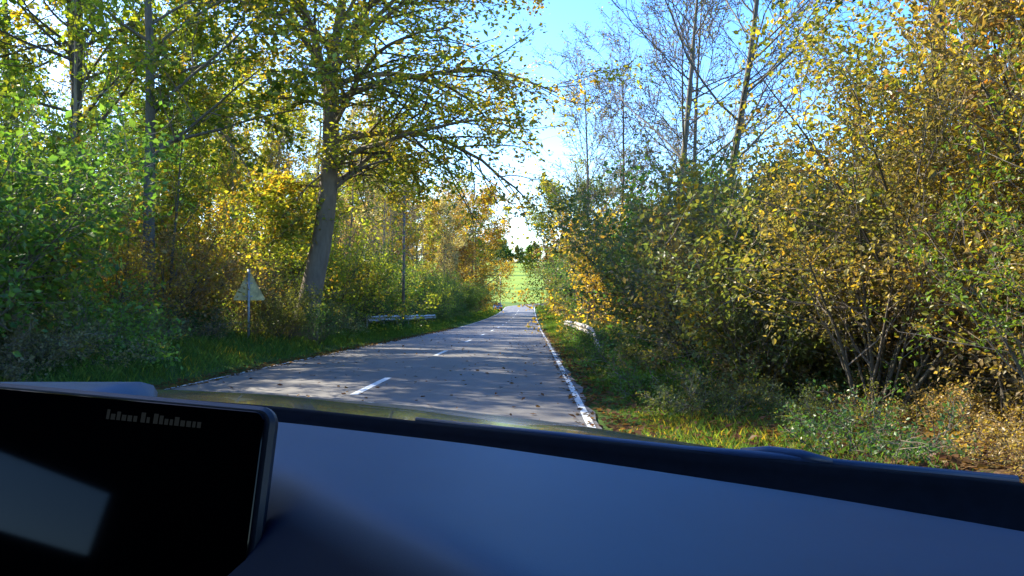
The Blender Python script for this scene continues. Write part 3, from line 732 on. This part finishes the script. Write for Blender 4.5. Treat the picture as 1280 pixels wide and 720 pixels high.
r = empty('utility_pole', (-6.3, 44, gzf(-6.3, 44)), 0, 'thin weathered wooden utility pole rising behind the left guardrail', 'pole')
v, f = tube_py([(0, 0, -.5), (.02, 0, 3.5), (.05, 0, 7.75)], [.095, .085, .07], 12); link('shaft', mesh_py('shaft', v, f, True), WOODP, r)
v, f = box_v(-.02, .12, -.1, -.078, 3.2, 3.34); link('plate', mesh_py('plate', v, f), GALV, r)
r = empty('lamp_post', (-2.35, 153, gzf(-2.35, 153)), 0, 'slim pale post at the far left end of the road by the field', 'post')
v, f = tube_py([(0, 0, -.3), (0, 0, 7.4)], [.09, .07], 10); link('shaft', mesh_py('shaft', v, f, True), GALV, r)
v, f = box_v(-.05, .75, -.09, .09, 7.36, 7.46); link('lamp_head', mesh_py('lamp_head', v, f), GALV, r)

def far_car(x, y, rz):
    z = gzf(x, y)+.02
    r = empty('parked_car', (x, y, z), rz, 'small dark parked car at the far left end of the road', 'car')
    P = [(-2.1, .35), (-2.15, .75), (-1.95, .98), (-1.2, 1.02), (1.0, .95), (1.9, .80), (2.15, .62), (2.12, .32)]
    def ext(P, w, wt, bev=.1):
        v = []; n = len(P); zmx = max(p[1] for p in P); zmn = min(p[1] for p in P)
        cxp = sum(p[0] for p in P)/n; czp = sum(p[1] for p in P)/n
        for s, sc in ((-1, .94), (-1, 1), (1, 1), (1, .94)):
            for px, pz in P:
                ww = w+(wt-w)*(pz-zmn)/(zmx-zmn); ww = ww-bev if sc < 1 else ww-.0
                v.append((s*(ww if sc == 1 else w+(wt-w)*(pz-zmn)/(zmx-zmn)+.02), -(cxp+(px-cxp)*(sc)), czp+(pz-czp)*sc))
        order = [0, 1, 2, 3]; f = [tuple(range(n-1, -1, -1)), tuple(3*n+k for k in range(n))]
        for a, b in zip(order, order[1:]):
            for k in range(n): f.append((a*n+k, a*n+(k+1) % n, b*n+(k+1) % n, b*n+k))
        return v, f
    v, f = ext(P, .86, .80); link('body', mesh_py('body', v, f), DARKP, r)
    v, f = ext([(-1.9, .95), (-1.5, 1.38), (-.2, 1.46), (.45, 1.38), (1.15, .93)], .78, .60); link('windows', mesh_py('window_glass', v, f), GLASSD, r).name = 'window_glass'
    v, f = box_v(-.56, .56, -.2, 1.4, 1.44, 1.475); link('roof', mesh_py('roof', v, f), DARKP, r)
    for sx in (-1, 1):
        for wy in (-1.3, 1.35):
            v, f = tube_py([(sx*.70, wy, .31), (sx*.88, wy, .31)], [.31, .31], 18); w = link('wheel', mesh_py('wheel', v, f), RUBBER, r)
            v, f = tube_py([(sx*.875, wy, .31), (sx*.89, wy, .31)], [.19, .19], 14); link('rim', mesh_py('rim', v, f), RIMM, w)
        v, f = box_v(sx*.62-.17, sx*.62+.17, -2.16, -2.05, .58, .72); link('headlight', mesh_py('headlight', v, f), LAMP, r)
        v, f = box_v(sx*.92-.08, sx*.92+.08, -.62, -.52, .92, 1.05); link('mirror', mesh_py('mirror', v, f), DARKP, r)
    v, f = box_v(-.26, .26, -2.18, -2.15, .40, .51); link('number_plate', mesh_py('number_plate', v, f), PLATE, r)
far_car(-2.75, 145, R(3))

# ------------------------------------------------------------------ the car we sit in
CO = Vector((-.35, .3, 0))
def cm_(v): return [tuple(Vector(p)-CO) for p in v]
mycar = empty('car', CO, 0, 'car interior in the foreground with blue sheened dashboard and dark tablet screen', 'car')
PAD = None
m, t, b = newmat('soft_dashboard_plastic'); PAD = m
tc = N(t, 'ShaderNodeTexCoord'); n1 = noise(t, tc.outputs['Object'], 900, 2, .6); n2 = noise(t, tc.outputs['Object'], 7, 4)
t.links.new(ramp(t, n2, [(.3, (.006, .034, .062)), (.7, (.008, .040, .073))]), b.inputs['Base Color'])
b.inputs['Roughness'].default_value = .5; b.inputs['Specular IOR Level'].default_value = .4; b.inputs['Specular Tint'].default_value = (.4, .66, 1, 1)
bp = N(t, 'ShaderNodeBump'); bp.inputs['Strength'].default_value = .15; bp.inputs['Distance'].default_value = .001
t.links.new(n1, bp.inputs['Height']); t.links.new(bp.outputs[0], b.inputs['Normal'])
BLACKP = plain('black_trim_plastic', (.003, .004, .006), .8, 0, 60, .3, .1, spec=.06)
CABIN = plain('cabin_lining', (.018, .018, .02), .9)
WIPM = plain('wiper_satin_black', (.010, .022, .055), .45)
RIMB = plain('screen_rim', (.014, .018, .028), .5, .1)
PAINTC = plain('car_paint_grey', (.05, .058, .06), .22, .4, coat=.6)
SCREENM = plain('screen_glass', (.0010, .0012, .0018), .05, 0, spec=.12)
SEATM = plain('seat_fabric', (.02, .02, .022), .95, 0, 50, .3, .2)

BX = np.array([-1.3, -1.0, -.6, -.317, -.05, .15, .314, .4985, .70]); BY = np.array([.90, 1.03, 1.06, 1.02, .95, .89, .83, .74, .60]); BZ = np.array([1.15, 1.15, 1.145, 1.137, 1.120, 1.103, 1.090, 1.076, 1.062])
TX = np.array([-1.33, -1.02, -.768, -.335, .061, .333, .539, .75]); TY = np.array([.96, 1.10, 1.14, 1.08, .97, .88, .80, .64]); TZ = np.array([1.16, 1.165, 1.165, 1.143, 1.121, 1.108, 1.104, 1.09])
def smooth_interp(x, X, Y):
    d = .05; return (np.interp(x-d, X, Y)+np.interp(x, X, Y)*2+np.interp(x+d, X, Y))/4
def grid_mesh(name, P, mat, parent, thick=None, smooth=True):
    ny, nx, _ = P.shape; P = P-np.array(CO)
    i = np.arange(nx*ny).reshape(ny, nx); q = np.stack([i[:-1, :-1], i[:-1, 1:], i[1:, 1:], i[1:, :-1]], -1).reshape(-1, 4)
    return link(name, mesh_np(name, P.reshape(-1, 3), q, smooth=smooth), mat, parent)
DASHM = PAD.copy(); DASHM.name = 'dashboard_plastic_painted_shade'; t = DASHM.node_tree; b = t.nodes['Principled BSDF']   # shade on the falling lower panel is mixed into the colour
src = b.inputs['Base Color'].links[0].from_socket; fz_ = N(t, 'ShaderNodeAttribute', attribute_name='fascia_shade').outputs['Fac']
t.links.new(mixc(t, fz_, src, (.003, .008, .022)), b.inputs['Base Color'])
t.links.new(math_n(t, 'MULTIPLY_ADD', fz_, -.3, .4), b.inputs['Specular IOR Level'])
# dashboard pad
xs = np.linspace(-1.28, .69, 240); ts = np.linspace(0, 1, 160)
X, T_ = np.meshgrid(xs, ts)
Y = smooth_interp(X, BX, BY)-.78*T_
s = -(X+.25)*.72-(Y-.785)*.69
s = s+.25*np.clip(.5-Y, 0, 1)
soft = .012*np.log1p(np.exp(np.clip(s/.012, -30, 30)))
Z = smooth_interp(X, BX, BZ)-.03*T_*.78-.012*(1-np.clip(T_/.03, 0, 1))**2-np.minimum(soft*1.25, .55)
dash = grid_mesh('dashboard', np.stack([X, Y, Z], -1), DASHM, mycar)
fa_ = dash.data.attributes.new('fascia_shade', 'FLOAT', 'POINT'); fa_.data.foreach_set('value', np.clip((s+.004)/.03, 0, 1).ravel().astype(np.float32))
# black gasket between dashboard and windscreen
xs = np.linspace(-1.3, .74, 120)
ty, tz = smooth_interp(xs, TX, TY), smooth_interp(xs, TX, TZ); by, bz = smooth_interp(xs, BX, BY), smooth_interp(xs, BX, BZ)
bz = bz-.011
rows = [(ty+.05, tz-.05), (ty+.012, tz-.004), (ty+.004, tz), (ty-.006, tz-.002), (ty-.014, tz-.012), (by+.02, bz-.012), (by+.006, bz-.004), (by-.004, bz+.001), (by-.01, bz-.01)]
grid_mesh('windscreen_gasket', np.stack([np.stack([xs, a, c], -1) for a, c in rows]), BLACKP, mycar)
# bonnet
FX = np.array([-1.30, -1.02, -.667, -.25, .123, .405, .55, .66]); FY = np.array([1.7, 2.1, 2.18, 2.10, 1.95, 1.72, 1.35, 1.0]); FZ = np.array([1.0, 1.045, 1.018, .995, .976, .968, .985, 1.01])
xs = np.linspace(-1.26, .62, 60); fy, fz = smooth_interp(xs, FX, FY), smooth_interp(xs, FX, FZ); ny_, nz_ = smooth_interp(xs, TX, TY)+.06, smooth_interp(xs, TX, TZ)-.07
rows = []
for k in range(14):
    u = k/13; rows.append(np.stack([xs, ny_+(fy-ny_)*u, nz_+(fz-nz_)*u+.02*math.sin(math.pi*u)], -1))
for k, (dy, dz) in enumerate([(.03, -.02), (.05, -.07), (.06, -.3), (.04, -.6)]): rows.append(np.stack([xs, fy+dy, fz+dz], -1))
grid_mesh('bonnet', np.stack(rows), PAINTC, mycar)
# wiper
def P3(c, r_, d): return ((c-640)/950*d, d, EYE-(r_-370)/950*d)
w = [P3(520, 524, 1.04), P3(700, 544.5, 1.0), P3(860, 563.5, .93), P3(930, 569, .905), P3(1060, 581, .88), P3(1270, 600.5, .84)]
v, f = tube_py([Vector(p)-CO for p in w], [.003, .005, .0065, .007, .006, .006], 8); wip = link('wiper', mesh_py('wiper', v, f, True), WIPM, mycar)
pa = [Vector(P3(925, 566, .915))-CO, Vector(P3(960, 567, .91))-CO, Vector(P3(1000, 571, .895))-CO, Vector(P3(1040, 577, .88))-CO]
v, f = tube_py(pa, [.006, .0095, .009, .004], 10); link('wiper_arm', mesh_py('wiper_arm', v, f, True), WIPM, wip)
# instrument hood behind the tablet
v = []; f = []; n = 12
for i, x in enumerate(np.linspace(-1.05, -.478, 24)):
    e = min(1, (-.472-x)/.03)**.5
    for k in range(n):
        a = 2*math.pi*k/n; v.append((x, .98+.10*math.cos(a)*e, 1.163+.024*math.sin(a)*e-.07*(1-e)*.2-(.0) ))
for i in range(23):
    for k in range(n): f.append((i*n+k, i*n+(k+1) % n, (i+1)*n+(k+1) % n, (i+1)*n+k))
f.append(tuple(23*n+k for k in range(n))); link('instrument_hood', mesh_py('instrument_hood', cm_(v), f, True), PAD, mycar)
# tablet screen: local frame a = along the top edge, b = down, nrm = towards us
A = Vector(P3(345, 509, .74)); B_ = Vector(P3(0, 478, .80)); D_ = Vector(P3(319, 720, .70))
ea = (B_-A).normalized(); nb = (D_-A).normalized(); nrm = ea.cross(nb).normalized()
if nrm.y > 0: nrm = -nrm
eb = (nb-ea*nb.dot(ea)*.0).normalized()
SW, SH_ = .37, .225
def slab(name, a0, a1, b0, b1, rr, z0, z1, mat, parent, bev=.003, n=7):
    P = []
    for (ca, cb, st) in ((a0+rr, b0+rr, 180), (a1-rr, b0+rr, 270), (a1-rr, b1-rr, 0), (a0+rr, b1-rr, 90)):
        for k in range(n+1):
            w_ = R(st+90*k/n); P.append((ca, cb, math.cos(w_), math.sin(w_)))
    v = []; m_ = len(P)
    for z, off in ((z0, bev), (z0+(bev if z1 > z0 else -bev), 0), (z1-(bev if z1 > z0 else -bev), 0), (z1, bev)):
        for ca, cb, c_, s_ in P:
            v.append(A+ea*(ca+c_*(rr-off))+eb*(cb+s_*(rr-off))+nrm*z-CO)
    f = [tuple(range(m_)), tuple(3*m_+k for k in range(m_-1, -1, -1))]
    for i in range(3):
        for k in range(m_): f.append((i*m_+k, (i*m_+(k+1) % m_), ((i+1)*m_+(k+1) % m_), (i+1)*m_+k))
    me = mesh_py(name, v, f); o = link(name, me, mat, parent)
    bpy_bm(me); return o
import bmesh
def bpy_bm(me):
    bm = bmesh.new(); bm.from_mesh(me); bmesh.ops.recalc_face_normals(bm, faces=bm.faces); bm.to_mesh(me); bm.free()
scr = slab('tablet_screen', 0, SW, 0, SH_, .017, -.014, 0, RIMB, mycar, .004)
slab('screen_glass', .009, SW-.008, .006, SH_-.008, .011, .0005, .0022, SCREENM, scr, .0008)
TXT = emit('screen_text_glow', (.5, .6, .62), .004)
aa = .235
def glyphs(a_start, b_, widths, name='text_line'):
    v = []; f = []; a = a_start
    for w_, hgt, gap in widths:
        o_ = len(v)
        for (da, db) in ((0, .0098), (w_, .0098), (w_, .0098-hgt), (0, .0098-hgt)):
            v.append(A+ea*(a-da)+eb*(b_+db)+nrm*.003-CO)
        f.append((o_, o_+1, o_+2, o_+3)); a -= w_+gap
    link(name, mesh_py(name, v, f), TXT, scr)
rg = random.Random(3)
ws = []
for word, g_ in ((6, .004), (2, .004), (9, 0)):
    for i in range(word):
        ws.append((rg.choice([.0035, .0042, .005]), .0098 if i == 0 else rg.choice([.0058, .0058, .0058, .0085]), .0016 if i < word-1 else g_))
glyphs(.180, .017, ws)
# cabin: roof, door linings, pillars, rear wall, seats - what shades the dashboard and what the tablet mirrors
def cbox(name, x0, x1, y0, y1, z0, z1, mat, parent=mycar, bev=.015):
    v, f = box_v(x0, x1, y0, y1, z0, z1); me = mesh_py(name, cm_(v), f)
    bm = bmesh.new(); bm.from_mesh(me); bmesh.ops.bevel(bm, geom=list(bm.edges), offset=bev, segments=3, affect='EDGES'); bm.to_mesh(me); bm.free()
    return link(name, me, mat, parent)
cbox('roof', -1.18, .50, -1.9, .52, 1.64, 1.70, CABIN)
cbox('cabin_floor', -1.22, .54, -1.9, .9, .22, .27, CABIN)
cbox('rear_wall', -1.22, .54, -1.95, -1.88, .25, 1.68, CABIN)
for sx, nm in ((-1.27, 'door'), (.55, 'door')):
    d_ = cbox(nm, sx-.03, sx+.03, -1.9, .72, .25, 1.20 if sx < 0 else 1.10, CABIN)
    cbox('door_frame', sx-.03+(.04 if sx < 0 else -.04), sx+.03+(.04 if sx < 0 else -.04), -.3, .50, 1.335, 1.66, CABIN, d_)
    cbox('rear_pillar', sx-.03+(.05 if sx < 0 else -.05), sx+.03+(.05 if sx < 0 else -.05), -1.9, -.02, 1.10, 1.66, CABIN)
for p0, p1 in (((.70, .74, 1.06), (.50, .42, 1.68)), ((-1.36, .95, 1.1), (-1.18, .45, 1.68))):
    v, f = tube_py([Vector(p0)-CO, (Vector(p0)+Vector(p1))/2-CO+Vector((.01, 0, .02)), Vector(p1)-CO], [.035, .035, .035], 10)
    link('windscreen_pillar', mesh_py('windscreen_pillar', v, f, True), CABIN, mycar)
for sx in (-.80, .05):
    st = cbox('seat', sx-.26, sx+.26, -.95, -.45, .35, .58, SEATM, bev=.05)
    cbox('backrest', sx-.25, sx+.25, -1.05, -.88, .5, 1.2, SEATM, st, .05)
    cbox('headrest', sx-.13, sx+.13, -1.05, -.94, 1.24, 1.42, SEATM, st, .04)
